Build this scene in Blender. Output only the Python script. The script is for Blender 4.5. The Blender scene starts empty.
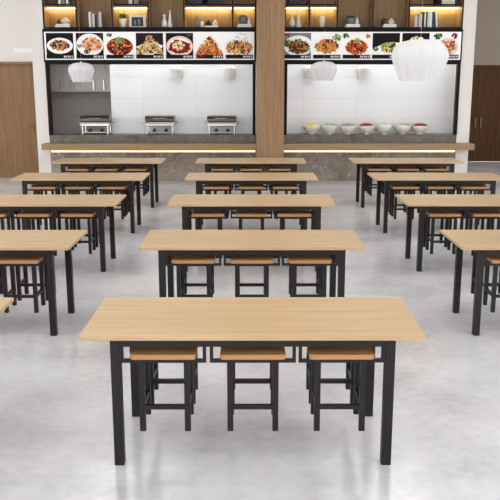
import bpy, bmesh, math, random
from mathutils import Vector, Matrix
random.seed(7)
PI = math.pi
scn = bpy.context.scene
COL = scn.collection

# ------------------------------------------------------------------ helpers
class MB:
    """collects shapes, builds ONE mesh object"""
    def __init__(s): s.bm = bmesh.new()
    def box(s, x0, x1, y0, y1, z0, z1, mi=0, bev=0.0, seg=2):
        vs = [s.bm.verts.new(v) for v in ((x0,y0,z0),(x1,y0,z0),(x1,y1,z0),(x0,y1,z0),(x0,y0,z1),(x1,y0,z1),(x1,y1,z1),(x0,y1,z1))]
        fs = [s.bm.faces.new([vs[i] for i in f]) for f in ((0,3,2,1),(4,5,6,7),(0,1,5,4),(1,2,6,5),(2,3,7,6),(3,0,4,7))]
        for f in fs: f.material_index = mi
        if bev > 0:
            es = list({e for f in fs for e in f.edges})
            r = bmesh.ops.bevel(s.bm, geom=es, offset=bev, segments=seg, affect='EDGES', profile=.5)
            for f in r['faces']: f.material_index = mi
        return s
    def prism(s, pts, h, axis='Z', o=(0,0,0), mi=0, bev=0):
        """extrude a 2D outline; axis Z: pts are (x,y); axis Y: pts are (x,z); axis X: pts are (y,z)"""
        def P(a, b, t):
            v = {'Z': (a, b, t), 'Y': (a, t, b), 'X': (t, a, b)}[axis]
            return (v[0]+o[0], v[1]+o[1], v[2]+o[2])
        lo = [s.bm.verts.new(P(a, b, 0)) for a, b in pts]
        hi = [s.bm.verts.new(P(a, b, h)) for a, b in pts]
        fs = [s.bm.faces.new(lo[::-1]), s.bm.faces.new(hi)]
        n = len(pts)
        for i in range(n): fs.append(s.bm.faces.new((lo[i], lo[(i+1) % n], hi[(i+1) % n], hi[i])))
        for f in fs: f.material_index = mi
        if bev:
            es = [e for f in fs[:2] for e in f.edges]
            r = bmesh.ops.bevel(s.bm, geom=es, offset=bev, segments=2, affect='EDGES', profile=.5)
            for f in r['faces']: f.material_index = mi
        return s
    def lathe(s, prof, o=(0,0,0), n=24, mi=0, sx=1, sy=1, rfun=None, cap=True):
        rings = []
        for r, z in prof:
            ring = []
            for k in range(n):
                a = 2*PI*k/n
                rr = r*(rfun(a, z) if rfun else 1)
                ring.append(s.bm.verts.new((o[0]+rr*math.cos(a)*sx, o[1]+rr*math.sin(a)*sy, o[2]+z)))
            rings.append(ring)
        for a, b in zip(rings, rings[1:]):
            for k in range(n):
                f = s.bm.faces.new((a[k], a[(k+1) % n], b[(k+1) % n], b[k])); f.material_index = mi; f.smooth = True
        if cap:
            for ring, rev in ((rings[0], True), (rings[-1], False)):
                f = s.bm.faces.new(ring[::-1] if rev else ring); f.material_index = mi
        return s
    def tube(s, pts, r, n=8, mi=0):
        pts = [Vector(p) for p in pts]; rings = []
        for i, p in enumerate(pts):
            d = (pts[min(i+1, len(pts)-1)]-pts[max(i-1, 0)]).normalized()
            u = d.cross(Vector((0,0,1)) if abs(d.z) < .9 else Vector((1,0,0))).normalized(); v = d.cross(u)
            rings.append([s.bm.verts.new(p+(u*math.cos(2*PI*k/n)+v*math.sin(2*PI*k/n))*r) for k in range(n)])
        for a, b in zip(rings, rings[1:]):
            for k in range(n):
                f = s.bm.faces.new((a[k], a[(k+1) % n], b[(k+1) % n], b[k])); f.material_index = mi; f.smooth = True
        for ring in (rings[0], rings[-1]):
            f = s.bm.faces.new(ring); f.material_index = mi
        return s
    def ball(s, c, r, sc=(1,1,1), mi=0, sub=1, jit=0, rot=0):
        ret = bmesh.ops.create_icosphere(s.bm, subdivisions=sub, radius=r)
        R = Matrix.Rotation(rot, 3, 'Y')
        for v in ret['verts']:
            k = 1+random.uniform(-jit, jit)
            v.co = R @ Vector((v.co.x*sc[0]*k, v.co.y*sc[1]*k, v.co.z*sc[2]*k)) + Vector(c)
            for f in v.link_faces: f.material_index = mi; f.smooth = True
        return s
    def build(s, name, mats, parent=None, loc=None, tag=None):
        bmesh.ops.recalc_face_normals(s.bm, faces=s.bm.faces[:])
        me = bpy.data.meshes.new(name); s.bm.to_mesh(me); s.bm.free()
        for m in (mats if isinstance(mats, (list, tuple)) else [mats]): me.materials.append(m)
        o = bpy.data.objects.new(name, me); COL.objects.link(o)
        if parent: o.parent = parent
        if loc: o.location = loc
        return o

def tag(o, label, cat, group=None):
    o['label'] = label; o['category'] = cat
    if group: o['group'] = group
    return o
def thing(name, label, cat, loc=(0,0,0), group=None, rz=0):
    o = bpy.data.objects.new(name, None); COL.objects.link(o); o.location = loc; o.rotation_euler.z = rz
    o.empty_display_size = .1
    return tag(o, label, cat, group)
def struct(name, mb, m, parent=None):
    o = mb.build(name, m, parent)
    if not parent: o['kind'] = 'structure'
    return o
def dup(root, loc, label, group=None):
    def rec(o, par):
        c = o.copy(); COL.objects.link(c); c.parent = par
        for ch in o.children: rec(ch, c)
        return c
    kids = list(root.children)
    r = root.copy(); COL.objects.link(r); r.location = loc; r['label'] = label
    if group: r['group'] = group
    for k in kids: rec(k, r)
    return r

# ------------------------------------------------------------------ materials
def lin(c): return tuple(((v/255)/12.92 if v/255 <= .04045 else ((v/255+.055)/1.055)**2.4) for v in c)+(1,)
def base(name):
    m = bpy.data.materials.new(name); m.use_nodes = True
    return m, m.node_tree.nodes, m.node_tree.links, m.node_tree.nodes['Principled BSDF']
def plain(name, c, rough=.5, metal=0, emit=None, es=0, spec=.5):
    m, N, L, B = base(name)
    B.inputs['Base Color'].default_value = lin(c); B.inputs['Roughness'].default_value = rough
    B.inputs['Metallic'].default_value = metal; B.inputs['Specular IOR Level'].default_value = spec
    if emit: B.inputs['Emission Color'].default_value = lin(emit); B.inputs['Emission Strength'].default_value = es
    n = N.new('ShaderNodeTexNoise'); n.inputs['Scale'].default_value = 30; n.inputs['Detail'].default_value = 3
    tc = N.new('ShaderNodeTexCoord'); L.new(tc.outputs['Object'], n.inputs['Vector'])
    mr = N.new('ShaderNodeMapRange'); mr.inputs['To Min'].default_value = max(rough-.05, 0); mr.inputs['To Max'].default_value = min(rough+.05, 1)
    L.new(n.outputs['Fac'], mr.inputs['Value']); L.new(mr.outputs['Result'], B.inputs['Roughness'])
    return m
def ramp(N, stops):
    r = N.new('ShaderNodeValToRGB'); e = r.color_ramp.elements
    e[0].position, e[0].color = stops[0][0], lin(stops[0][1]); e[1].position, e[1].color = stops[-1][0], lin(stops[-1][1])
    for p, c in stops[1:-1]:
        x = e.new(p); x.color = lin(c)
    return r
def wood(name, c1, c2, c3, axis='X', scale=1.0, rough=.45, fine=1.0, spec=.4, bands=None):
    m, N, L, B = base(name)
    tc = N.new('ShaderNodeTexCoord'); mp = N.new('ShaderNodeMapping')
    st = {'X': (.6, 14, 14), 'Z': (14, 14, .6)}[axis]
    mp.inputs['Scale'].default_value = tuple(v*scale for v in st)
    L.new(tc.outputs['Object'], mp.inputs['Vector'])
    n1 = N.new('ShaderNodeTexNoise'); n1.inputs['Scale'].default_value = 1.6; n1.inputs['Detail'].default_value = 6; n1.inputs['Distortion'].default_value = .6
    n2 = N.new('ShaderNodeTexNoise'); n2.inputs['Scale'].default_value = 9*fine; n2.inputs['Detail'].default_value = 4
    L.new(mp.outputs['Vector'], n1.inputs['Vector']); L.new(mp.outputs['Vector'], n2.inputs['Vector'])
    mx = N.new('ShaderNodeMix'); mx.inputs['Factor'].default_value = .35
    L.new(n1.outputs['Fac'], mx.inputs[2]); L.new(n2.outputs['Fac'], mx.inputs[3])
    r = ramp(N, [(.32, c1), (.5, c2), (.68, c3)])
    L.new(mx.outputs[0], r.inputs['Fac']); L.new(r.outputs['Color'], B.inputs['Base Color'])
    B.inputs['Roughness'].default_value = rough; B.inputs['Specular IOR Level'].default_value = spec
    bp = N.new('ShaderNodeBump'); bp.inputs['Strength'].default_value = .06; bp.inputs['Distance'].default_value = .002
    L.new(mx.outputs[0], bp.inputs['Height']); L.new(bp.outputs['Normal'], B.inputs['Normal'])
    return m
def concrete():
    m, N, L, B = base('polished_concrete')
    tc = N.new('ShaderNodeTexCoord'); mp = N.new('ShaderNodeMapping'); L.new(tc.outputs['Object'], mp.inputs['Vector'])
    mp.inputs['Scale'].default_value = (1, 1, 1)
    n1 = N.new('ShaderNodeTexNoise'); n1.inputs['Scale'].default_value = 1.3; n1.inputs['Detail'].default_value = 5; n1.inputs['Roughness'].default_value = .5
    n2 = N.new('ShaderNodeTexNoise'); n2.inputs['Scale'].default_value = 14; n2.inputs['Detail'].default_value = 6
    for n in (n1, n2): L.new(mp.outputs['Vector'], n.inputs['Vector'])
    r = ramp(N, [(.2, FL[0]), (.5, FL[1]), (.8, FL[2])])
    mx = N.new('ShaderNodeMix'); mx.inputs['Factor'].default_value = .25
    L.new(n1.outputs['Fac'], mx.inputs[2]); L.new(n2.outputs['Fac'], mx.inputs[3]); L.new(mx.outputs[0], r.inputs['Fac'])
    L.new(r.outputs['Color'], B.inputs['Base Color'])
    B.inputs['Roughness'].default_value = .18
    B.inputs['Specular IOR Level'].default_value = .8
    return m
def marble(name, c1, c2, vein, rough=.35, vs=1.0):
    m, N, L, B = base(name)
    tc = N.new('ShaderNodeTexCoord')
    n1 = N.new('ShaderNodeTexNoise'); n1.inputs['Scale'].default_value = 2.4*vs; n1.inputs['Detail'].default_value = 9; n1.inputs['Roughness'].default_value = .68
    L.new(tc.outputs['Object'], n1.inputs['Vector'])
    r = ramp(N, [(.3, c1), (.7, c2)]); L.new(n1.outputs['Fac'], r.inputs['Fac'])
    n2 = N.new('ShaderNodeTexNoise'); n2.inputs['Scale'].default_value = 1.7*vs; n2.inputs['Detail'].default_value = 7; n2.inputs['Distortion'].default_value = 1.6
    L.new(tc.outputs['Object'], n2.inputs['Vector'])
    s = N.new('ShaderNodeMath'); s.operation = 'SUBTRACT'; s.inputs[1].default_value = .5; L.new(n2.outputs['Fac'], s.inputs[0])
    a = N.new('ShaderNodeMath'); a.operation = 'ABSOLUTE'; L.new(s.outputs[0], a.inputs[0])
    mr = N.new('ShaderNodeMapRange'); mr.inputs['From Min'].default_value = 0; mr.inputs['From Max'].default_value = .012; mr.inputs['To Min'].default_value = .65; mr.inputs['To Max'].default_value = 0
    L.new(a.outputs[0], mr.inputs['Value'])
    mx = N.new('ShaderNodeMix'); mx.data_type = 'RGBA'; L.new(mr.outputs['Result'], mx.inputs['Factor']); L.new(r.outputs['Color'], mx.inputs[6]); mx.inputs[7].default_value = lin(vein)
    L.new(mx.outputs[2], B.inputs['Base Color']); B.inputs['Roughness'].default_value = rough
    return m
def tiles(name, c, joint, w, h, rough=.15):
    m, N, L, B = base(name)
    tc = N.new('ShaderNodeTexCoord'); sp = N.new('ShaderNodeSeparateXYZ'); cb = N.new('ShaderNodeCombineXYZ')
    L.new(tc.outputs['Object'], sp.inputs[0]); L.new(sp.outputs['X'], cb.inputs['X']); L.new(sp.outputs['Z'], cb.inputs['Y'])
    br = N.new('ShaderNodeTexBrick'); br.offset = 0; br.inputs['Scale'].default_value = 1
    br.inputs['Brick Width'].default_value = w; br.inputs['Row Height'].default_value = h; br.inputs['Mortar Size'].default_value = .008
    br.inputs['Color1'].default_value = lin(c); br.inputs['Color2'].default_value = lin(tuple(max(v-5, 0) for v in c)); br.inputs['Mortar'].default_value = lin(joint)
    L.new(cb.outputs[0], br.inputs['Vector']); L.new(br.outputs['Color'], B.inputs['Base Color']); B.inputs['Roughness'].default_value = rough
    return m

FL = ((162,162,165), (205,205,208), (232,232,235))
M = {}
M['floor'] = concrete()
M['oak'] = wood('table_oak', (176,148,109), (187,158,119), (197,168,131), 'X', rough=.36, spec=.45)
M['seat'] = wood('seat_oak', (160,116,72), (173,128,83), (185,140,95), 'X', rough=.45)
M['steel'] = plain('charcoal_powder_coated_steel', (24,20,20), .42, spec=.3)
M['oakwall'] = wood('wall_oak_veneer', (136,106,76), (152,121,89), (166,135,102), 'Z', rough=.55, scale=.9, spec=.25)
M['dooroak'] = wood('door_oak_veneer', (114,84,54), (131,98,65), (144,111,76), 'Z', rough=.5, scale=1.3)
M['railoak'] = wood('rail_oak', (138,113,80), (150,124,90), (162,135,100), 'X', rough=.45)
M['shelfoak'] = wood('shelf_oak', (122,95,60), (136,107,70), (150,120,82), 'Z', rough=.5)
M['walnut'] = wood('shaded_walnut_veneer', (60,38,18), (74,48,25), (86,57,31), 'Z', rough=.6, spec=.15)
M['paint'] = plain('white_wall_paint', (222,218,213), .85, spec=.15)
M['taupe'] = plain('shaded_recess_wall', (146,135,124), .9, spec=.2)  # shade of the right recess put into the wall colour
M['ceil'] = plain('ceiling_white', (232,232,232), .9)
M['black'] = plain('black_metal', (12,11,12), .5, spec=.15)
M['blackboard'] = plain('black_panel', (24,22,22), .5)
M['marble'] = marble('grey_brown_marble', (102,91,82), (158,146,134), (196,186,172))
M['stone'] = marble('dark_grey_stone', (66,60,55), (112,104,96), (135,128,120), vs=3)
M['tile'] = tiles('white_glazed_tile', (226,227,229), (214,215,217), 1.12, .42)
M['greytile'] = tiles('grey_kitchen_tile', (178,172,168), (160,155,151), .6, .42, .5)
M['greymetal'] = plain('brushed_grey_metal', (206,204,202), .45, .1)
M['chrome'] = plain('polished_stainless', (186,184,180), .2, 1)
M['dark'] = plain('dark_void', (30,28,28), .4)
M['handle'] = plain('bronze_handle', (120,104,88), .3, .8)
M['ceramic'] = plain('white_ceramic', (226,222,214), .3)
M['white'] = plain('white_paper', (236,234,230), .6)
M['led'] = plain('warm_led', (255,225,170), .5, emit=(255,228,165), es=42)
M['ledrail'] = plain('warm_white_led', (255,240,215), .5, emit=(255,232,200), es=1.5)
M['panel'] = plain('added_ceiling_diffuser', (250,250,250), .5, emit=(255,252,250), es=3.4)
M['klamp'] = plain('kitchen_tube', (250,250,250), .5, emit=(255,255,255), es=11)

def shade_mat():
    m, N, L, B = base('pleated_white_shade')
    B.inputs['Base Color'].default_value = lin((222,223,226)); B.inputs['Roughness'].default_value = .7
    t = N.new('ShaderNodeBsdfTranslucent'); t.inputs['Color'].default_value = lin((225,225,228))
    mx = N.new('ShaderNodeMixShader'); mx.inputs[0].default_value = .35
    L.new(B.outputs[0], mx.inputs[1]); L.new(t.outputs[0], mx.inputs[2]); L.new(mx.outputs[0], N['Material Output'].inputs['Surface'])
    return m
M['shade'] = shade_mat()
M['beigeshade'] = plain('reflected_lamp_beige', (218,215,211), .7)

# ------------------------------------------------------------------ the setting
Y0 = 15.84           # face of the serving wall
XL0, XL1, XR0, XR1 = -4.12, .11, .69, 4.24       # two openings
XW0, XW1 = -9.0, 9.5
YB, YN, YF = 16.35, -7.0, 19.7
ZC = 4.8
struct('floor', MB().box(XW0-.2, XW1+.2, YN-.2, YF+.2, -.1, 0), M['floor'])
struct('ceiling', MB().box(XW0-.2, XW1+.2, YN-.2, YF+.2, ZC, ZC+.1), M['ceil'])
# serving wall: piers, header, upper part round the shelving
struct('wall_back', MB().box(-4.375, XL0, Y0, Y0+.1, 0, ZC).box(-4.375, -4.33, Y0+.1, 16.5, 0, ZC).box(XR1, 4.5, Y0, YF, 0, ZC).box(XL0, XR1, Y0, Y0+.5, 4.32, ZC)
       .box(XL1+.016, XR0-.016, Y0+.05, Y0+.5, 0, 2.5).box(XL0, XR1, Y0+.41, Y0+.5, 2.5, 4.32).box(XL0, XR1, Y0+.10, Y0+.5, 2.5, 2.55), M['paint'])
# left wall with the oak door, set back a little
struct('wall_back_left', MB().box(XW0, -6.36, YB, YB+.15, 0, ZC).box(-6.36, -4.375, YB, YB+.15, 2.42, ZC).box(-4.43, -4.375, YB, YB+.15, 0, 2.42), M['paint'])
d = struct('door_1', MB().box(-6.3, -5.4, YB+.05, YB+.09, 0, 2.37).box(-5.39, -4.5, YB+.05, YB+.09, 0, 2.37), M['dooroak'])
struct('door_frame', MB().box(-4.5, -4.43, YB-.03, YB+.12, 0, 2.42).box(-6.36, -6.3, YB-.03, YB+.12, 0, 2.42).box(-6.3, -4.5, YB-.03, YB+.12, 2.37, 2.42), M['dooroak'], d)
struct('door_handle', MB().box(-4.60, -4.575, YB+.035, YB+.05, .95, 1.13, bev=.004).tube([(-4.588, YB+.04, 1.06), (-4.588, YB, 1.06), (-4.70, YB, 1.06)], .009), M['handle'], d)
# right recess with the walnut double door; wall and door colours carry its shade
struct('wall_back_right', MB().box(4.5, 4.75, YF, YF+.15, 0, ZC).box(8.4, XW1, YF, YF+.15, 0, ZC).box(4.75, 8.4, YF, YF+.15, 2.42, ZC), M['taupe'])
d = struct('door_2', MB().box(4.80, 5.80, YF+.04, YF+.09, .005, 2.37).box(5.81, 7.1, YF+.04, YF+.09, .005, 2.37).box(7.11, 8.35, YF+.04, YF+.09, .005, 2.37), M['walnut'])
struct('door_frame', MB().box(4.75, 4.80, YF-.02, YF+.12, 0, 2.42).box(8.35, 8.4, YF-.02, YF+.12, 0, 2.42).box(4.80, 8.35, YF-.02, YF+.12, 2.37, 2.42), M['walnut'], d)
for x in (5.735, 5.875):
    struct('door_handle', MB().box(x-.012, x+.012, YF+.0, YF+.02, .86, 1.12, bev=.004).box(x-.008, x+.008, YF+.02, YF+.045, .88, .91).box(x-.008, x+.008, YF+.02, YF+.045, 1.06, 1.09), M['handle'], d)
# side walls with tall windows, entrance wall behind the camera
def window_wall(name, xa, xb):
    mb = MB().box(xa, xb, YN, YF, 0, .5).box(xa, xb, YN, YF, 3.9, ZC)
    ys = [YN+.6+i*4.2 for i in range(6)]
    prev = YN
    for y in ys:
        mb.box(xa, xb, prev, y, .5, 3.9); prev = y+3.4
    mb.box(xa, xb, prev, YF, .5, 3.9)
    struct(name, mb, M['paint'])
    return ys
for nm, xa, xb, k in (('wall_left', XW0-.2, XW0, 0), ('wall_right', XW1, XW1+.2, 6)):
    ys = window_wall(nm, xa, xb)
    for i, y in enumerate(ys):
        xm = (xa+xb)/2
        w = MB().box(xm-.03, xm+.03, y, y+3.4, .5, .56).box(xm-.03, xm+.03, y, y+3.4, 3.84, 3.9).box(xm-.03, xm+.03, y, y+.06, .56, 3.84).box(xm-.03, xm+.03, y+3.34, y+3.4, .56, 3.84).box(xm-.03, xm+.03, y+1.67, y+1.73, .56, 3.84)
        struct('window_%d' % (k+i+1), w, M['black'])
mb = MB().box(XW0, XW1, YN-.15, YN, 0, .15).box(XW0, XW1, YN-.15, YN, 4.1, ZC)
for k in range(6): mb.box(XW0+k*3.64, XW0+k*3.64+.3, YN-.15, YN, .15, 4.1)
struct('wall_entrance', mb, M['paint'])
# kitchen behind the openings
struct('wall_kitchen_panel', MB().box(-2.92, XL1+.0, Y0+.52, Y0+.58, .95, 2.6).box(XL1, XR1, Y0+.52, Y0+.58, .95, 2.6), M['tile'])
struct('wall_kitchen_back', MB().box(-4.9, -2.86, 17.5, 17.6, 0, 2.6).box(-4.92, -4.9, 16.5, 17.6, 0, 2.6), M['greytile'])
struct('ceiling_kitchen', MB().box(-4.9, XR1, Y0+.5, 17.6, 2.6, 2.7), M['ceil'])
struct('wall_kitchen_side', MB().box(-2.92, -2.86, Y0+.58, 17.6, 0, 2.6), M['paint'])
# black opening frames
for n, (a, b) in (('window_13', (XL0, XL1)), ('window_14', (XR0, XR1))):
    struct(n, MB().box(a, a+.06, Y0-.02, Y0+.1, .95, 2.36).box(b-.06, b, Y0-.02, Y0+.1, .95, 2.36).box(a, b, Y0-.02, Y0+.12, 2.36, 2.425), M['black'])

# ------------------------------------------------------------------ oak column
cn = thing('column', 'tall oak-clad column between the two serving windows', 'column', (.40, 15.62, 0))
MB().box(-.275, .275, -.14, .219, 0, 4.8, bev=.004).build('cladding', M['oakwall'], cn)
# ------------------------------------------------------------------ serving counters
def counter(name_lbl, a, b, ra, rb):
    t = thing('serving_counter', name_lbl, 'counter', ((a+b)/2, Y0+.3, 0), 'serving counters under the windows')
    cx, cy = (a+b)/2, Y0+.3
    MB().box(a-cx, b-cx, 0-.3, -.1, 0, .72).build('marble_front', M['marble'], t)
    MB().box(a-cx, b-cx, -.3, .22, .79, .95, bev=.004).build('stone_ledge', M['stone'], t)
    r = MB().box(ra-cx, rb-cx, -.62, -.302, .668, .79, bev=.004).build('tray_rail', M['railoak'], t)
    MB().box(a-cx, b-cx, -.3, .2, .72, .79).build('core', M['stone'], t)
    MB().box(a-cx+.02, b-cx-.02, -.312, -.3005, .600, .632).build('light_strip', M['ledrail'], r)
counter('marble-fronted serving counter left of the oak column, chafing dishes on its ledge', XL0, XL1+.0145, -4.21, .1245)
counter('marble-fronted serving counter right of the oak column, salad bowls on its ledge', XR0-.0145, XR1, .6755, 4.53)

# ------------------------------------------------------------------ kitchen corner seen through the left window
t = thing('wall_cabinet', 'grey metal wall cabinets in the kitchen corner behind left serving window', 'cabinet', (-3.49, 17.14, 1.80))
MB().box(-1.3, .56, 0, .355, 0, .75).build('body', M['greymetal'], t)
for i, (a, b) in enumerate(((-1.3,-1.09), (-1.08,-.85), (-.84,-.61), (-.60,-.38), (-.37,-.14), (-.13,.10), (.11,.33), (.34,.56))):
    dr = MB().box(a, b, -.02, 0, .01, .74, bev=.003).build('door', M['greymetal'], t)
    MB().box(b-.05, b-.025, -.045, -.02, .04, .26, bev=.003).build('handle', M['ceramic'] if i == 4 else M['chrome'], dr)
t = thing('prep_counter', 'grey worktop against the dark kitchen wall behind left serving window', 'counter', (-3.49, 17.11, 0))
MB().box(-1.3, .55, -.25, .38, .0, .86).build('body', M['greymetal'], t)
MB().box(-1.35, .565, -.28, .385, .86, .90, bev=.004).build('worktop', M['greymetal'], t)
t = thing('ceiling_light', 'kitchen ceiling batten above left serving window', 'light', (-1.95, Y0+.27, 2.5), 'kitchen battens over the serving windows')
MB().box(-1.9, 1.9, -.03, .03, -.03, 0).build('body', M['ceil'], t); MB().box(-1.88, 1.88, -.025, .025, -.045, -.03).build('diffuser', M['klamp'], t)
dup(t, (2.45, Y0+.27, 2.5), 'kitchen ceiling batten above right serving window')

# ------------------------------------------------------------------ dining tables
TL, TW, HT, TT = 1.789, .735, .75, .023
LO = .7465
def rounded(x0, x1, y0, y1, r, n=4):
    pts = []
    for cx, cy, a in ((x1-r, y0+r, -PI/2), (x1-r, y1-r, 0), (x0+r, y1-r, PI/2), (x0+r, y0+r, PI)):
        for k in range(n+1): pts.append((cx+r*math.cos(a+k*PI/2/n), cy+r*math.sin(a+k*PI/2/n)))
    return pts
def make_table(label):
    t = thing('dining_table', label, 'table', group='canteen tables with hanging stools')
    MB().prism(rounded(-TL/2, TL/2, -TW/2, TW/2, .015), TT, o=(0,0,HT-TT), bev=.003).build('tabletop', M['oak'], t)
    z1 = HT-TT; ya, yb = -TW/2+.053, -TW/2+.722      # front and rear faces of the frame
    for sx in (-1, 1):
        for y in (ya, yb-.052):
            x = sorted((sx*LO, sx*(LO-.052)))
            MB().box(x[0], x[1], y, y+.052, 0, z1, bev=.002, seg=1).build('leg', M['steel'], t)
    g = MB()
    for y in (ya, yb-.03): g.box(-LO+.052, LO-.052, y, y+.03, .676, z1)
    for sx in (-1, 1):
        x = sorted((sx*LO, sx*(LO-.03))); g.box(x[0], x[1], ya+.052, yb-.052, .676, z1)
    g.build('apron', M['steel'], t)
    for c in SLOTS:
        w = .2255; b = .018
        for y, dy, top in ((ya, .016, .676), (-.050, .014, z1), (.044, .014, z1), (yb-.03, .016, .676)):
            h = MB()
            for s in (-1, 1):
                xx = sorted((c+s*w, c+s*(w-b)))
                h.box(xx[0], xx[1], y, y+dy, .608, top)
            h.box(c-w, c+w, y, y+dy, .588, .608)
            h.build('stool_bracket', M['steel'], t)
    return t
SLOTS = (-.470, 0, .465)
HS = .19; ST = .662
def make_stool(label):
    t = thing('stool', label, 'stool')
    # origin at the centre of its feet; seat front towards -y
    MB().prism(rounded(-.172, .172, -.1555, .1475, .02), .028, o=(0,0,.609-HS), bev=.004).build('seat', M['seat'], t)
    zt = .609-HS
    for sx in (-1, 1):
        for sy in (-1, 1):
            x = sorted((sx*.1365, sx*.105)); y = sorted((sy*.12, sy*.09))
            MB().box(x[0], x[1], y[0], y[1], 0, zt-.0005, bev=.0015, seg=1).build('leg', M['steel'], t)
    MB().box(-.105, .105, -.118, -.096, .125, .149).build('stretcher', M['steel'], t)
    for s in (-1, 1):
        x = sorted((s*.132, s*.110))
        MB().box(x[0], x[1], -.09, .09, .125, .149).build('stretcher', M['steel'], t)
    MB().box(-.105, .105, -.118, -.1, zt-.03, zt-.001).box(-.105, .105, .1, .118, zt-.03, zt-.001).box(-.13, -.112, -.09, .09, zt-.03, zt-.001).box(.112, .13, -.09, .09, zt-.03, zt-.001).build('seat_frame', M['steel'], t)
    return t

ROWN = ['front', 'second', 'third', 'fourth', 'farthest']
COLX = {'left': -2.325, 'middle': .0134, 'right': 2.566}
Y1, S = 3.7344, 2.1531
proto_t = proto_s = None
for r in range(5):
    for cname, cx in COLX.items():
        if r == 0 and cname == 'right': continue
        yc = Y1+r*S+TW/2
        if r == 0: lab = {'left': 'oak and black steel table with only one corner showing at left photo edge', 'middle': 'largest nearest oak dining table with black steel legs, front and centre'}[cname]
        else: lab = 'oak-topped dining table with black legs, %s from the front in the %s column' % (ROWN[r], cname) if r < 4 else 'oak-topped dining table closest to the serving counter in the %s column' % cname
        if proto_t is None: proto_t = make_table(lab); proto_t.location = (cx, yc, 0); T = proto_t
        else: T = dup(proto_t, (cx, yc, 0), lab)
        for si, sx in enumerate(SLOTS):
            for near in (True, False):
                slot = ('left', 'middle', 'right')[si]
                tn = '%s %s-column table' % (ROWN[r], cname)
                lab = 'black-framed oak stool in %s slot, %s side of the %s' % (slot, 'near' if near else 'far', tn)
                loc = (cx+sx, yc-.1745 if near else yc+.1825, HS)
                g = 'stools hung under the %s' % tn
                if proto_s is None: proto_s = make_stool(lab); proto_s.location = loc; proto_s['group'] = g
                else: dup(proto_s, loc, lab, g)

# ------------------------------------------------------------------ pendant lamps
def make_pendant(label, loc):
    t = thing('pendant_lamp', label, 'lamp', loc, 'white pleated pendant lamps')
    prof = [(.175,0),(.196,.055),(.220,.11),(.243,.162),(.254,.20),(.250,.233),(.235,.268),(.205,.298),(.155,.322),(.09,.335),(.02,.338)]
    def pleat(a, z):
        k = max(0, min(1, (.338-z)/.1))
        return .94*(1-.07*k*(.5-.5*math.cos(12*a+.4))**1.5)
    o = MB(); o.lathe(prof, n=132, rfun=pleat, cap=False)
    sh = o.build('shade', M['shade'], t)
    MB().lathe([(.02,0),(.02,.012),(.006,.02)], o=(0,0,.337), n=16).build('shade_cap', M['ceramic'], t)
    MB().tube([(0,0,.355), (0,0,ZC-loc[2])], .0009, 6).build('cord', M['ceramic'], t)
    MB().lathe([(.015,.23),(.032,.25),(.038,.28),(.02,.32),(.015,.336)], n=16).build('bulb', M['ceramic'], t)
    l = bpy.data.lights.new('bulb_light', 'POINT'); l.energy = .32; l.shadow_soft_size = .06; l.color = (1,.97,.93)
    lo = bpy.data.objects.new('bulb_light', l); COL.objects.link(lo); lo.parent = t; lo.location = (0,0,.17)
    return t
p = make_pendant('large white pleated pendant lamp hanging nearest, in front of the right menu board', (1.423, 6.6, 2.03))
dup(p, (-3.03, 14.1, 2.014), 'white pleated pendant lamp hanging before the grey kitchen corner at left', 'white pleated pendant lamps')
dup(p, (1.325, 14.1, 2.035), 'white pleated pendant lamp hanging before white tiles just right of the column', 'white pleated pendant lamps')
# pendant reflections in the white panel, modelled as small beige lamps
def make_reflected_lamp(label, loc):
    t = thing('reflected_lamp', label, 'lamp', loc, 'modelled pendant reflections above the serving ledge')
    MB().lathe([(.105,0),(.125,.12),(.13,.20),(.12,.245),(.05,.255),(.01,.26)], n=64, rfun=lambda a, z: 1-.05*(.5-.5*math.cos(12*a)), cap=False).build('shade', M['beigeshade'], t)
    MB().tube([(0,0,.255),(0,0,2.6-loc[2])], .005, 6).build('cord', M['beigeshade'], t)
    return t
hl = [(178,'above the middle chafing dish'), (230,'above the rightmost chafing dish'), (308,'above the yellow salad bowl'), (361,'above the middle salad bowls')]
h0 = None
for u, d_ in hl:
    loc = ((u-252.1)/47.3+.04, 16.24, 2.07)
    lab = 'small pale pleated lamp reflection modelled behind serving window '+d_
    if h0 is None: h0 = make_reflected_lamp(lab, loc)
    else: dup(h0, loc, lab)

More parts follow.
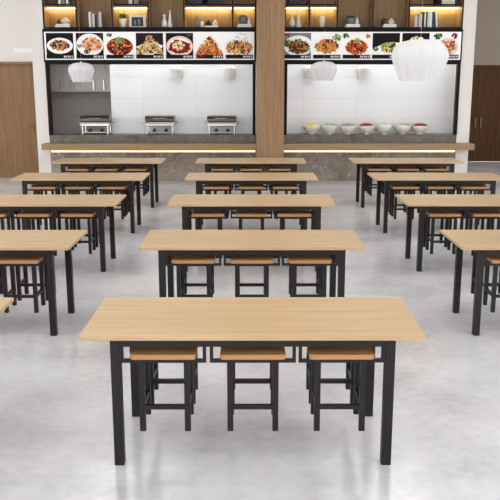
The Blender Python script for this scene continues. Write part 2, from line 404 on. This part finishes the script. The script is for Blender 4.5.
# ------------------------------------------------------------------ chafing dishes
def make_chafer(label, loc):
    t = thing('chafing_dish', label, 'chafing dish', loc, 'stainless chafing dishes on the left ledge')
    for sx in (-1, 1):
        for sy in (-1, 1):
            MB().box(sx*.26-.014, sx*.26+.014, sy*.15-.014, sy*.15+.014, 0, .18, bev=.003).lathe([(.026,0),(.026,.014),(.012,.02)], o=(sx*.26, sy*.15, 0), n=12).build('leg', M['chrome'], t)
    MB().box(-.25, .25, -.155, .155, .045, .055).build('burner_shelf', M['chrome'], t)
    for x in (-.12, .12):
        b = MB().lathe([(.04,.055),(.04,.10),(.03,.11)], o=(x,-.06,0), n=16).build('burner', M['dark'], t)
        MB().lathe([(.02,.11),(.034,.125)], o=(x,-.06,0), n=12).build('burner_cup', M['chrome'], b)
    MB().box(-.30, .30, -.19, .19, .17, .235, bev=.012, seg=3).build('water_pan', M['chrome'], t)
    MB().box(-.315, .315, -.205, .205, .236, .25, bev=.004).build('rim', M['chrome'], t)
    MB().box(-.285, .285, -.18, .18, .25, .285, bev=.004).build('food_pan', M['dark'], t)
    pts = [(-.19,.285),(.19,.285),(.185,.32),(.16,.355),(.11,.375),(0,.385),(-.11,.375),(-.16,.355),(-.185,.32)]
    lid = MB().prism(pts, .60, 'X', o=(-.30,0,0), bev=.006).build('lid', plain('dark_polished_steel', (92,89,87), .16, 1), t)
    MB().tube([(-.13,-.19,.315),(-.13,-.23,.325),(.13,-.23,.325),(.13,-.19,.315)], .009).build('lid_handle', M['chrome'], lid)
    for s in (-1, 1):
        MB().tube([(s*.31,-.07,.243),(s*.35,-.07,.235),(s*.35,.07,.235),(s*.31,.07,.243)], .008).build('side_handle', M['chrome'], t)
    return t
ZL = .95
c0 = None
for u, lab in ((96.5,'stainless chafing dish on left ledge in front of the dark kitchen opening'), (160.5,'stainless chafing dish in the middle of the left stone ledge'), (222,'stainless chafing dish on the left ledge, closest to the oak column')):
    loc = ((u-252.1)/48.1+.04, Y0+.25, ZL)
    if c0 is None: c0 = make_chafer(lab, loc)
    else: dup(c0, loc, lab)

# ------------------------------------------------------------------ salad bowls
BW = M['ceramic']
def make_bowl(label, loc, cols, kind):
    t = thing('bowl', label, 'bowl', loc, 'white bowls on the right ledge')
    MB().lathe([(.065,0),(.068,.014),(.062,.022),(.11,.045),(.148,.09),(.171,.145),(.178,.175),(.169,.174),(.158,.14),(.12,.08),(.05,.04)], n=32).build('dish', BW, t)
    f = MB()
    f.lathe([(.12,.13),(.158,.165),(.135,.188),(.08,.205),(.0005,.214)], n=24)
    for k in range(34 if kind == 'chunk' else 46):
        a = random.uniform(0, 2*PI); q = math.sqrt(random.random())*.135
        z = .214-.028*(q/.135)**2
        s = random.uniform(.018, .028)
        f.ball((q*math.cos(a), q*math.sin(a), z), s, (1, 1, .7) if kind == 'chunk' else (1.5, .6, .4), random.randrange(len(cols)), 1, .15, random.uniform(-.5,.5))
    f.build('food', cols, t)
    return t
def fm(n, c): 
    if n not in M: M[n] = plain(n, c, .45)
    return M[n]
yel = [fm('corn_yellow',(226,208,60)), fm('pale_yellow',(238,226,110))]
grn = [fm('pale_green',(196,200,172)), fm('cucumber_green',(150,176,120))]
gry = [fm('grey_mushroom',(140,140,142)), fm('light_grey_food',(176,176,178))]
red = [fm('cherry_red',(140,34,26)), fm('dark_red',(96,22,20)), fm('red_orange',(176,64,40))]
wht = [fm('white_food',(226,226,224)), fm('off_white_food',(208,210,208))]
bl = [(311.2, yel,'chunk','white bowl of yellow food, closest to the oak column'), (329.3, grn,'leaf','white bowl of pale green food between the yellow and grey bowls'),
      (347.3, gry,'leaf','white bowl of grey food left of the first dark red bowl'), (366, red,'chunk','white bowl of dark red food between the grey and white-filled bowls'),
      (384, wht,'leaf','white bowl of plain white food in the right ledge row'), (402, grn,'leaf','white bowl of green food between white-filled bowl and last red bowl'),
      (419.3, red,'chunk','white bowl of dark red food, rightmost on the ledge')]
for u, c, k, lab in bl:
    make_bowl(lab, ((u-252.1)/47.9+.04, Y0+.25, ZL), c, k)

# ------------------------------------------------------------------ menu boards with food pictures
YP = Y0-.03   # face of light box
def px(u): return (u-252.1)/50.05+.04
C = lambda n, c: fm(n, c)
PAL = {
 'plate': C('print_plate',(240,238,236)), 'blk': C('print_black',(14,13,14)), 'wht': C('print_white',(242,242,242)),
 'brown': C('print_brown',(96,52,28)), 'tan': C('print_tan',(170,118,66)), 'gold': C('print_gold',(200,140,62)), 'cream': C('print_cream',(232,214,170)),
 'red': C('print_red',(140,26,20)), 'dred': C('print_dark_red',(84,18,16)), 'org': C('print_orange',(198,88,36)), 'peach': C('print_peach',(224,150,108)),
 'grn': C('print_green',(48,92,34)), 'lgrn': C('print_light_green',(132,156,80)), 'yel': C('print_yellow',(214,186,104)), 'drk': C('print_dark_brown',(44,26,18)),
 'gry': C('print_grey',(120,120,126)), 'lil': C('print_lilac',(206,196,220)), 'pink': C('print_pink',(232,196,184)), 'mar': C('print_maroon',(34,14,18)),
}
for k in PAL:
    PAL[k].node_tree.nodes['Principled BSDF'].inputs['Specular IOR Level'].default_value = .12
    PAL[k].node_tree.nodes['Principled BSDF'].inputs['Emission Color'].default_value = PAL[k].node_tree.nodes['Principled BSDF'].inputs['Base Color'].default_value
    PAL[k].node_tree.nodes['Principled BSDF'].inputs['Emission Strength'].default_value = .1
def ell(cx, cz, rx, rz, n=28, rot=0): return [(cx+rx*math.cos(2*PI*k/n)*math.cos(rot)-rz*math.sin(2*PI*k/n)*math.sin(rot), cz+rx*math.cos(2*PI*k/n)*math.sin(rot)+rz*math.sin(2*PI*k/n)*math.cos(rot)) for k in range(n)]
HW, HH = .272, .248      # half size of a picture
def flat(mb, pts, layer, mi):
    """clip an outline to the picture and lay it as a printed layer"""
    pts = [(max(-HW, min(HW, a)), max(-HH+.0, min(HH, b))) for a, b in pts]
    vs = [mb.bm.verts.new((a, -.0006*layer, b)) for a, b in pts]
    f = mb.bm.faces.new(vs); f.material_index = mi
def picture(board, x, z, label, bg, plate, food, extras=()):
    """plate=(key,cx,cz,rx,rz[,poly]); food=(keys,cx,cz,rx,rz,n,mode)"""
    o = MB().box(-HW, HW, 0, .004, -HH, HH).build('menu_picture', PAL[bg], board); o.location = (x, -.005, z); o['label'] = label
    L = 1
    if plate:
        mb = MB(); flat(mb, plate[5] if len(plate) > 5 else ell(*plate[1:5]), 1, 0)
        q = plate[1:5]
        if len(plate) <= 5: flat(mb, ell(q[0], q[1], q[2]*.82, q[3]*.80), 2, 1)
        mb.build('printed_plate', [PAL[plate[0]], PAL['plate']], o)
    mb = MB(); keys = food[0]; cx, cz, rx, rz, n, mode = food[1:]; rx *= 1.14 if mode != 'blob' else 1.08; rz *= 1.1; n = int(n*1.25); keys = keys+['drk']
    flat(mb, ell(cx, cz-(rz*.35 if mode == 'mound' else 0), rx*(.7 if mode == 'mound' else .86), rz*(.5 if mode == 'mound' else .84)), 3, 0)
    for k in range(n):
        a = random.uniform(0, 2*PI); q = math.sqrt(random.random())
        if mode == 'mound':
            u = random.uniform(-1, 1); v = random.random()*(1-abs(u)**1.3); X = cx+u*rx; Z = cz-rz+v*2*rz
        else: X = cx+q*rx*math.cos(a)*.9; Z = cz+q*rz*math.sin(a)*.9
        mi = random.randrange(len(keys)); lay = 4+k*.12
        if mode in ('mound', 'noodle'):
            th = random.uniform(0, PI); l = random.uniform(.03, .06); w = random.uniform(.006, .012)
            pts = ell(X, Z, l, w, 8, th)
        else: pts = ell(X, Z, random.uniform(.016, .034), random.uniform(.010, .022), 9, random.uniform(0, PI))
        flat(mb, pts, lay, mi)
    for key, ex, ez, er, m_ in extras:
        for k in range(m_):
            a = random.uniform(0, 2*PI); q = math.sqrt(random.random())*er
            flat(mb, ell(ex+q*math.cos(a), ez+q*math.sin(a)*.7, random.uniform(.012,.03), random.uniform(.008,.018), 8, random.uniform(0, PI)), 20+k*.1, len(keys)+[e[0] for e in extras].index(key))
    mb.build('printed_food', [PAL[k] for k in keys]+[PAL[e[0]] for e in extras], o)
    # black caption strip with small white characters (too small to read in the photograph)
    cp = MB(); cp.box(-HW, HW, -.022, -.0205, -HH, -HH+.075, 0)
    for i in range(5):
        x0 = HW-.20+i*.038; z0 = -HH+.022
        cp.box(x0, x0+.028, -.0232, -.022, z0+.024, z0+.030, 1); cp.box(x0, x0+.028, -.0232, -.022, z0+.008, z0+.014, 1)
        cp.box(x0+.011, x0+.017, -.0232, -.022, z0-.006, z0+.036, 1)
        if i % 2: cp.box(x0, x0+.006, -.0232, -.022, z0-.004, z0+.026, 1)
        else: cp.box(x0+.022, x0+.028, -.0232, -.022, z0, z0+.034, 1)
    cp.build('caption', [PAL['blk'], PAL['wht']], o)
ZP = 2.718
def board(label, u0, u1):
    a, b = px(u0), px(u1)
    t = thing('menu_board', label, 'menu board', (0, YP, 0), 'menu boards over the serving windows')
    MB().box(a-.03, b+.03, 0, .03, 2.40, 3.045).build('backing', M['black'], t)
    MB().box(a, b, -.003, 0, 2.446, 2.988).build('lit_panel', PAL['wht'], t)
    return t
B1 = board('long backlit menu board left of the column with seven food pictures', 44.6, 254.2)
B2 = board('backlit menu board right of the column with six food pictures', 283.4, 461)
xs = [px(59.9+29.9*i) for i in range(7)]
picture(B1, xs[0], ZP, 'picture of brown fried meat on a white oval plate', 'blk', ('plate',0,.0,.26,.155), (['tan','brown','gold','drk','org','cream'],0,.01,.19,.095,110,'blob'))
picture(B1, xs[1], ZP, 'picture of peach shrimp noodles on a white plate', 'blk', ('plate',.0,.02,.27,.215), (['peach','org','cream','pink','peach','gold'],.04,.03,.20,.13,110,'noodle'), (('dred',-.08,-.12,.05,10),('gry',-.21,.0,.04,8),('grn',.2,.2,.04,5)))
picture(B1, xs[2], ZP, 'picture of red soup topped with green herbs', 'wht', ('red',0,-.015,.262,.175), (['red','dred','org','brown','peach'],0,-.015,.245,.16,120,'blob'), (('lgrn',.0,.10,.09,26),('grn',-.2,.2,.05,12),('drk',.02,-.04,.08,16)))
picture(B1, xs[3], ZP, 'picture of a mound of pale noodles with brown meat', 'mar', ('plate',0,-.05,.27,.12,[(-.272,-.02),(-.15,.03),(.15,.05),(.272,-.0),(.16,-.13),(.02,-.19),(-.12,-.17)]), (['yel','cream','yel','tan','cream','gold'],0,.03,.22,.16,190,'mound'), (('brown',-.0,-.07,.11,18),))
picture(B1, xs[4], ZP, 'picture of red-brown soup with beige pieces', 'blk', ('pink',0,-.01,.268,.20), (['red','dred','red','brown'],0,-.025,.225,.135,60,'blob'), (('cream',-.02,.0,.12,44),('grn',.19,.21,.04,10),('tan',-.03,.0,.12,20)))
picture(B1, xs[5], ZP, 'picture of orange noodles with a dark leaf on top', 'wht', ('plate',0,-.04,.26,.17), (['org','gold','org','yel','peach','red'],0,-.01,.235,.175,230,'mound'), (('drk',.0,.14,.035,12),('brown',-.15,-.09,.05,10),('grn',.08,.0,.06,8)))
picture(B1, xs[6], ZP, 'picture of orange and yellow pasta on a pale background', 'wht', ('plate',0,-.03,.27,.2), (['gold','org','yel','red','cream'],0,-.03,.25,.13,190,'noodle'), (('grn',.0,-.02,.16,14),('lil',.02,.2,.14,14),('dred',.1,-.1,.1,10)))
xs = [px(297.3+29.6*i) for i in range(6)]
picture(B2, xs[0], ZP, 'picture of dark mushroom stir-fry with greens', 'gry', ('plate',.02,.0,.29,.2), (['brown','drk','tan','brown','lgrn','dred'],.02,-.02,.21,.14,120,'blob'), (('grn',-.21,.05,.09,30),('red',-.21,.21,.04,8),('lgrn',.19,-.05,.07,18)))
picture(B2, xs[1], ZP, 'picture of golden fried pieces with lettuce', 'wht', ('plate',0,.0,.27,.2), (['gold','org','tan','gold','peach','brown'],0,-.01,.24,.13,110,'blob'), (('lgrn',.19,.17,.08,26),('grn',.21,.14,.06,14)))
picture(B2, xs[2], ZP, 'picture of orange-red glazed shrimp on a white plate', 'plate', ('wht',0,-.0,.26,.21), (['org','red','org','gold','dred','peach'],0,-.03,.225,.145,110,'blob'), (('lgrn',.02,.10,.06,14),('grn',-.21,.19,.06,20),('tan',.22,.18,.05,14),('drk',.06,-.07,.07,10)))
picture(B2, xs[3], ZP, 'picture of pale green vegetables on a white plate', 'blk', ('plate',.02,-.07,.29,.14,[(-.272,-.06),(-.1,.02),(.1,.07),(.272,.06),(.272,-.19),(-.272,-.19)]), (['lgrn','yel','lgrn','cream','grn'],.06,-.03,.17,.09,100,'blob'), (('grn',-.2,-.06,.05,16),))
picture(B2, xs[4], ZP, 'picture of a cream-coloured dish on black', 'blk', ('plate',0,-.03,.24,.13), (['cream','lgrn','yel','gold'],.0,.06,.13,.13,80,'blob'), (('grn',.1,-.03,.08,10),))
picture(B2, xs[5], ZP, 'picture of a salmon-coloured flatbread with tomatoes', 'wht', ('pink',.05,-.02,.21,.17), (['peach','gold','pink','org'],.05,-.01,.165,.12,80,'noodle'), (('grn',-.15,.19,.08,30),('red',.18,.19,.06,26),('brown',.05,-.01,.12,16)))

# ------------------------------------------------------------------ display shelving
ZS, ZS2, ZTOP, YS, YSB = 3.05, 3.49, 4.3, Y0, Y0+.38
def pxs(u, z=3.2): return (u-252.1)/(764.76/(15.84*.9765-(z-2.03)*.2157))+.04
def shelving(label, a, b, divs, lit, uppers):
    t = thing('display_shelf', label, 'shelf', (0, YS, 0), 'display shelves over the menu boards')
    D = YSB-YS
    MB().box(a, b, D-.02, D+.03, ZS, ZTOP).build('back_panel', M['shelfoak'], t)
    MB().box(a, b, -.005, D-.02, ZS, ZS+.03, bev=.002).build('bottom_board', M['black'], t)
    MB().box(a, b, -.005, D-.02, ZTOP-.03, ZTOP).build('top_board', M['black'], t)
    for x in divs:
        MB().box(x-.012, x+.012, 0, D-.02, ZS+.03, ZTOP-.03).build('divider', M['black'], t)
    edges = list(divs)
    for i in range(len(edges)-1):
        x0, x1 = edges[i]+.012, edges[i+1]-.012
        for xa in (x0, x1-.012): MB().box(xa, xa+.012, .02, D-.02, ZS+.03, ZTOP-.03).build('side_lining', M['shelfoak'], t)
        if i in lit:
            s = MB().box(x0+.012, x1-.012, 0, D-.02, ZS2, ZS2+.03).build('shelf_board', M['black'], t)
            MB().box(x0+.013, x1-.013, .012, D-.02, ZS2-.02, ZS2-.0005).build('shelf_soffit', M['shelfoak'], t)
            MB().box(x0+.02, x1-.02, D-.10, D-.06, ZS2-.026, ZS2-.02).build('light_strip', M['led'], t)
    for x in uppers:
        MB().box(x-.01, x+.01, 0, D-.02, ZS2+.03, ZTOP-.03).build('divider', M['black'], t)
    return t
aL, bL = XL0-.0, .12
shelving('wood-backed display shelving with black frame left of the oak column', aL, bL, [aL+.012]+[pxs(u) for u in (76.6,112.3,148.3,183.9,232.5)]+[bL-.012], (0, 2, 4, 5), [pxs(205)])
aR, bR = .68, XR1
shelving('wood-backed display shelving with black frame right of the oak column', aR, bR, [aR+.012]+[pxs(u) for u in (309.4,337.5,372.8,409)]+[bR-.012], (0, 1, 4), [pxs(437)])
Zb = ZS+.031; Yi = YS+.16
ZU = ZS2+.031

cov = {k: plain('cover_'+k, c, .6) for k, c in dict(white=(226,224,218), grey=(128,126,126), dark=(38,36,40), green=(196,206,196), navy=(44,54,80), taupe=(140,124,110), pale=(200,196,188)).items()}
def book(x, w, h, d, col, label, group, z=Zb, lean=0, lying=False, y=None):
    t = thing('book', label, 'book', (x, (y if y is not None else Yi), z), group)
    c = .003
    if lying:
        MB().box(-w/2, w/2, -d/2, d/2, 0, c).box(-w/2, w/2, -d/2, d/2, h-c, h).box(-w/2, -w/2+c, -d/2, d/2, c, h-c).build('cover', cov[col], t)
        MB().box(-w/2+c, w/2-.004, -d/2+.004, d/2-.004, c, h-c).build('pages', M['white'], t)
    else:
        MB().box(-w/2, -w/2+c, -d/2, d/2, 0, h).box(w/2-c, w/2, -d/2, d/2, 0, h).box(-w/2+c, w/2-c, -d/2, -d/2+c, 0, h).build('cover', cov[col], t)
        MB().box(-w/2+c, w/2-c, -d/2+c, d/2-.004, .003, h-.005).build('pages', M['white'], t)
        if lean:
            t.rotation_euler.y = lean
            t.location.z = z+abs(math.sin(lean))*w/2
    return t
g = 'upright books in the second bay'
x = pxs(88.3)
for w, h, c, lab in ((.035,.30,'white','white upright book, leftmost of the second-bay row'),(.03,.27,'grey','grey upright book beside the leftmost white one, second bay'),(.045,.26,'pale','pale wide book left of the dark gap, second bay'),
                     (.03,.24,'dark','black book in the middle of the second-bay row'),(.025,.25,'dark','black thin book touching the grey right-hand books, second bay'),(.035,.28,'grey','grey upright book right of the black ones, second bay'),(.035,.30,'pale','pale upright book, rightmost of the second-bay row')):
    book(x+w/2, w, h, .2, c, lab, g); x += w+.002
g = 'books in the rightmost lit bay'
x = pxs(415.5)
for i, (w, h, c, lab) in enumerate(((.045,.24,'pale','pale beige book, leftmost in the far right lit bay'),(.04,.26,'taupe','taupe book beside the leftmost pale one, far right bay'),(.05,.25,'pale','beige book left of the black spine, far right bay'),(.045,.30,'dark','black tall book left of the thin white one, far right bay'),(.025,.31,'white','thin white book between black spines, far right bay'),
        (.03,.30,'dark','black book right of the thin white one, far right bay'),(.045,.30,'green','pale green book, far right bay'),(.04,.30,'white','white book right of the pale green one, far right bay'),(.05,.30,'navy','navy blue book, far right bay'))):
    book(x+w/2, w, h, .2, c, lab, g); x += w+.003
book(x+.052, .03, .29, .2, 'white', 'white book leaning on the navy one, far right bay', g, lean=-.12)

def vase(label, x, prof, m, z=Zb, y=None, group=None, sx=1, name='vase'):
    o = MB().lathe(prof, n=28).build(name, m); o.location = (x, y if y is not None else Yi, z)
    return tag(o, label, 'vase', group)
bottle = [(.035,0),(.052,.02),(.058,.07),(.045,.13),(.026,.17),(.022,.21),(.034,.25),(.03,.25),(.018,.21),(.012,.05)]
cone = [(.048,0),(.05,.02),(.03,.16),(.014,.28),(.010,.335),(.006,.33),(.004,.05)]
vase('white long-necked vase beside the slim cone in the fourth bay', pxs(163.6), bottle, M['ceramic'])
vase('white slim cone-shaped vase in the fourth bay, left of the column', pxs(169.3), cone, M['ceramic'])
vase('white pear-shaped vase in first lit bay right of the column', pxs(292.3), [(.04,0),(.062,.03),(.068,.07),(.05,.13),(.026,.18),(.022,.22),(.032,.25),(.026,.25),(.016,.2),(.01,.05)], M['ceramic'])
vase('white tall cone vase in first lit bay right of the column', pxs(299.2), [(a*1.1, b) for a, b in cone], M['ceramic'])
vase('white barrel-shaped vase alone in second lit bay right of the column', pxs(322.8), [(.028,0),(.038,.04),(.052,.12),(.054,.17),(.042,.205),(.036,.22),(.03,.22),(.034,.16),(.02,.05)], M['ceramic'])
# potted grass + photo frame (third bay)
t = thing('potted_plant', 'grassy green plant in a white tapered pot, third bay', 'plant', (pxs(121.6), Yi, Zb))
MB().lathe([(.04,0),(.05,.03),(.078,.15),(.074,.17),(.064,.17),(.06,.14)], n=28).build('pot', M['ceramic'], t)
gr = MB(); leafm = plain('grass_leaf', (70,92,44), .6)
for k in range(70):
    a = random.uniform(0, 2*PI); r0 = random.uniform(0, .045); sp = random.uniform(.0, .06); h = random.uniform(.07, .13)
    bx, by = r0*math.cos(a), r0*math.sin(a)
    gr.tube([(bx, by, .15), (bx+sp*.4*math.cos(a), by+sp*.4*math.sin(a), .15+h*.6), (bx+sp*math.cos(a), by+sp*math.sin(a), .15+h)], .004, 4)
gr.build('grass', leafm, t)
t = thing('picture_frame', 'white picture frame holding a black and white photo, third bay', 'picture frame', (pxs(136), Yi+.03, Zb))
MB().box(-.17,.17,0,.02,0,.025).box(-.17,.17,0,.02,.225,.25).box(-.17,-.145,0,.02,.025,.225).box(.145,.17,0,.02,.025,.225).build('frame', M['ceramic'], t)
MB().box(-.145,.145,.006,.02,.025,.225).build('mat', M['white'], t)
MB().box(-.115,.115,.002,.006,.03,.205).box(-.07,-.03,.0,.002,.05,.15,1).box(.01,.06,.0,.002,.05,.17,1).build('photo', [cov['dark'], cov['grey']], t)
MB().prism([(0,0),(.12,0),(.02,.2)], .04, 'X', o=(-.02,.02,0)).build('stand', M['black'], t)

# ornaments on stacked books
def stack(u, cols, w, desc, group):
    z = Zb
    for i, c in enumerate(cols):
        book(pxs(u)+(.01 if i % 2 else 0), w-.02*i, .032, .2, c, '%s lying book, %s' % ({'white':'white','green':'pale green','pale':'beige'}[c]+(' top' if i == len(cols)-1 and i else ' bottom' if len(cols) > 1 else ''), desc), group, z=z, lying=True); z += .032
    return z
def flowers(label, x, z, cols, n=14, r=.03, spread=.07, name='flower_ornament', cat='ornament'):
    t = thing(name, label, cat, (x, Yi, z))
    MB().lathe([(.04,0),(.05,.01),(.045,.03),(.02,.04)], n=16).build('base', cols[0], t)
    f = MB()
    for k in range(n):
        a = 2.4*k; q = spread*math.sqrt((k+.5)/n); zz = .04+.08*(1-q/spread)
        f.ball((q*math.cos(a), q*math.sin(a)*.7, zz), r, (1, .8, .8), 0, 1, .2)
    f.build('petals', cols[-1], t)
    return t
dk = plain('black_ceramic', (36,34,36), .35)
# first bay: white horse-like ornament on white book
zt = stack(61.5, ['white', 'pale'], .30, 'under the ornament in the first bay', 'lying books in the first bay')
flowers('white flower-like ornament on the lying books in the first bay', pxs(64), zt, [M['ceramic'], plain('cream_petals', (214,206,188), .6)], 16, .034, .085)
o = MB().lathe([(.025,0),(.04,.03),(.03,.08),(.012,.09)], n=20).tube([(0,0,.085),(.02,0,.11),(.05,0,.115)], .008).build('figurine', dk); o.location = (pxs(58.6)-.02, Yi-.06, zt); tag(o, 'small dark figurine left of the white ornament in the first bay', 'figurine')
# fifth bay
t = thing('pitcher', 'grey ceramic pitcher at the left in the fifth bay', 'pitcher', (pxs(197.6), Yi, Zb))
MB().lathe([(.04,0),(.055,.03),(.052,.1),(.035,.16),(.04,.2),(.034,.2),(.028,.16),(.04,.05)], n=24).build('body', cov['grey'], t)
MB().tube([(.036,0,.18),(.085,0,.17),(.085,0,.09),(.05,0,.07)], .008).build('handle', cov['grey'], t)
vase('small white jar between pitcher and lying book in the fifth bay', pxs(201.8), [(.025,0),(.036,.03),(.036,.09),(.02,.12),(.016,.12),(.02,.05)], M['ceramic'], name='jar', y=Yi-.05)
zt = stack(211.3, ['green'], .27, 'in the fifth bay', 'lying book')
flowers('black rose ornament left of the white roses in the fifth bay', pxs(207.6), zt, [dk, dk], 14, .025, .045)
flowers('white rose ornament on the green book in the fifth bay', pxs(214.8), zt, [M['ceramic'], plain('blush_petals', (222,206,196), .6)], 14, .025, .045)
# sixth bay
zt = stack(244.3, ['white', 'white'], .29, 'beneath the round dark dish in the sixth bay', 'lying books in the sixth bay')
t = thing('decorative_plate', 'round dark grey plate standing on books beside the column', 'plate', (pxs(243), Yi+.02, zt))
MB().prism(ell(0, .095, .095, .095, 32), .014, 'Y', bev=.004).build('disc', plain('slate_glaze', (66,66,70), .3), t)
MB().prism(ell(0, .095, .05, .05, 24), .004, 'Y', o=(0,-.004,0)).build('well', plain('slate_glaze_light', (96,98,104), .3), t)
MB().box(-.03,.03,-.02,.06,0,.006).box(-.03,-.02,-.02,-.006,.006,.03).box(.02,.03,-.02,-.006,.006,.03).build('stand', dk, t)
vase('small white vase in front of the round dark plate', pxs(249.2), [(.02,0),(.032,.03),(.03,.07),(.014,.10),(.018,.125),(.012,.12)], M['ceramic'], z=zt, y=Yi-.04)
# right unit third bay
zt = stack(353.4, ['white', 'white'], .29, 'beneath the teal pot in the third bay right of column', 'lying books under the teal pot')
t = thing('plant_pot', 'teal round pot with dark foliage on white books', 'plant pot', (pxs(351.4), Yi, zt))
MB().lathe([(.045,0),(.08,.03),(.092,.075),(.08,.12),(.07,.125),(.05,.10)], n=28).build('pot', plain('teal_glaze', (92,116,120), .35), t)
f = MB()
for k in range(22):
    a = 2.4*k; q = .075*math.sqrt((k+.5)/22)
    f.ball((q*math.cos(a), q*math.sin(a), .135+.02*math.sin(k)), .022, (1.3, 1, .5), 0, 1, .2)
f.build('foliage', plain('dark_foliage', (66,72,48), .6), t)
vase('small white bottle vase right of the teal pot', pxs(358), [(.026,0),(.038,.03),(.036,.07),(.014,.11),(.012,.14),(.006,.14)], M['ceramic'], z=zt)
# right unit fourth bay
zt = stack(390.6, ['green', 'green'], .27, 'in the fourth bay right of column', 'lying green books')
o = MB().lathe([(.025,0),(.045,.03),(.05,.06),(.03,.10),(.012,.11)], n=20).tube([(.03,0,.09),(.06,0,.10),(.075,0,.07)], .008).build('teapot', dk); o.location = (pxs(386)-.03, Yi-.04, zt); tag(o, 'small dark teapot ornament on the pale green books', 'teapot')
flowers('blush flower ornament on the pale green books', pxs(392.6), zt, [M['ceramic'], M['blush_petals'] if 'blush_petals' in M else bpy.data.materials['blush_petals']], 14, .026, .048)
# upper shelf: only the feet of a few pieces show
def lower_bits():
    for u, w, h, c, lab in ((55.5,.05,.22,'dark','dark book at top left edge of the photo'),(59,.05,.25,'white','white book on the upper shelf, first bay'),(63,.05,.25,'taupe','taupe book on the upper shelf, first bay'),(66.5,.04,.24,'white','thin white book on the upper shelf, first bay'),
                            (130,.07,.2,'pale','pale book on the upper shelf, third bay'),(136,.09,.2,'grey','grey book on the upper shelf, third bay')):
        book(pxs(u, 3.5), w, h, .2, c, lab, 'books on the upper shelf', z=ZU)
lower_bits()
for u, lab in ((196,'dark box on the upper shelf left of the divider, fifth bay'), (215,'dark box on the upper shelf right of the divider, fifth bay'), (295,'dark box on the upper shelf, first bay right of column')):
    o = thing('storage_box', lab, 'box', (pxs(u, 3.5), Yi, ZU), 'dark boxes on the upper shelf')
    MB().box(-.13, .13, -.1, .1, 0, .14, bev=.005).build('body', cov['dark'], o); MB().box(-.135, .135, -.105, .105, .14, .17, bev=.004).build('lid', cov['grey'], o)
o = thing('storage_box', 'white box on the upper shelf, far right bay', 'box', (pxs(449, 3.5), Yi, ZU))
MB().box(-.13, .13, -.1, .1, 0, .14, bev=.005).build('body', cov['pale'], o); MB().box(-.135, .135, -.105, .105, .14, .17, bev=.004).build('lid', cov['white'], o)

# ------------------------------------------------------------------ ceiling panels (added out of view to light the room)
cl = None
for j in range(6):
    for i in range(4):
        loc = (-6.4+i*4.3, -4.6+j*3.3, ZC)
        lab = 'added square ceiling panel lighting the room'
        if cl is None:
            cl = thing('ceiling_light', lab, 'light', loc, 'added ceiling panels outside the frame')
            MB().box(-.8, .8, -.8, .8, -.05, 0).build('frame', M['ceil'], cl)
            MB().box(-.76, .76, -.76, .76, -.055, -.05).build('diffuser', M['panel'], cl)
        else: dup(cl, loc, lab)

# ------------------------------------------------------------------ world, camera
w = bpy.data.worlds.new('World'); scn.world = w; w.use_nodes = True
bg = w.node_tree.nodes['Background']; bg.inputs['Color'].default_value = (1, .99, .985, 1); bg.inputs['Strength'].default_value = 3.2
cam = bpy.data.cameras.new('camera'); co = bpy.data.objects.new('camera', cam); COL.objects.link(co)
cam.sensor_width = 36; cam.lens = 764.76/500*36; cam.shift_x = -2.12/500; cam.clip_end = 200
co.location = (0, 0, 2.03); co.rotation_euler = (PI/2-.2174, 0, -.0025)
scn.camera = co
scn.view_settings.view_transform = 'Standard'; scn.view_settings.look = 'None'; scn.view_settings.gamma = 1
scn.view_settings.use_curve_mapping = False
scn.view_settings.exposure = 0.0
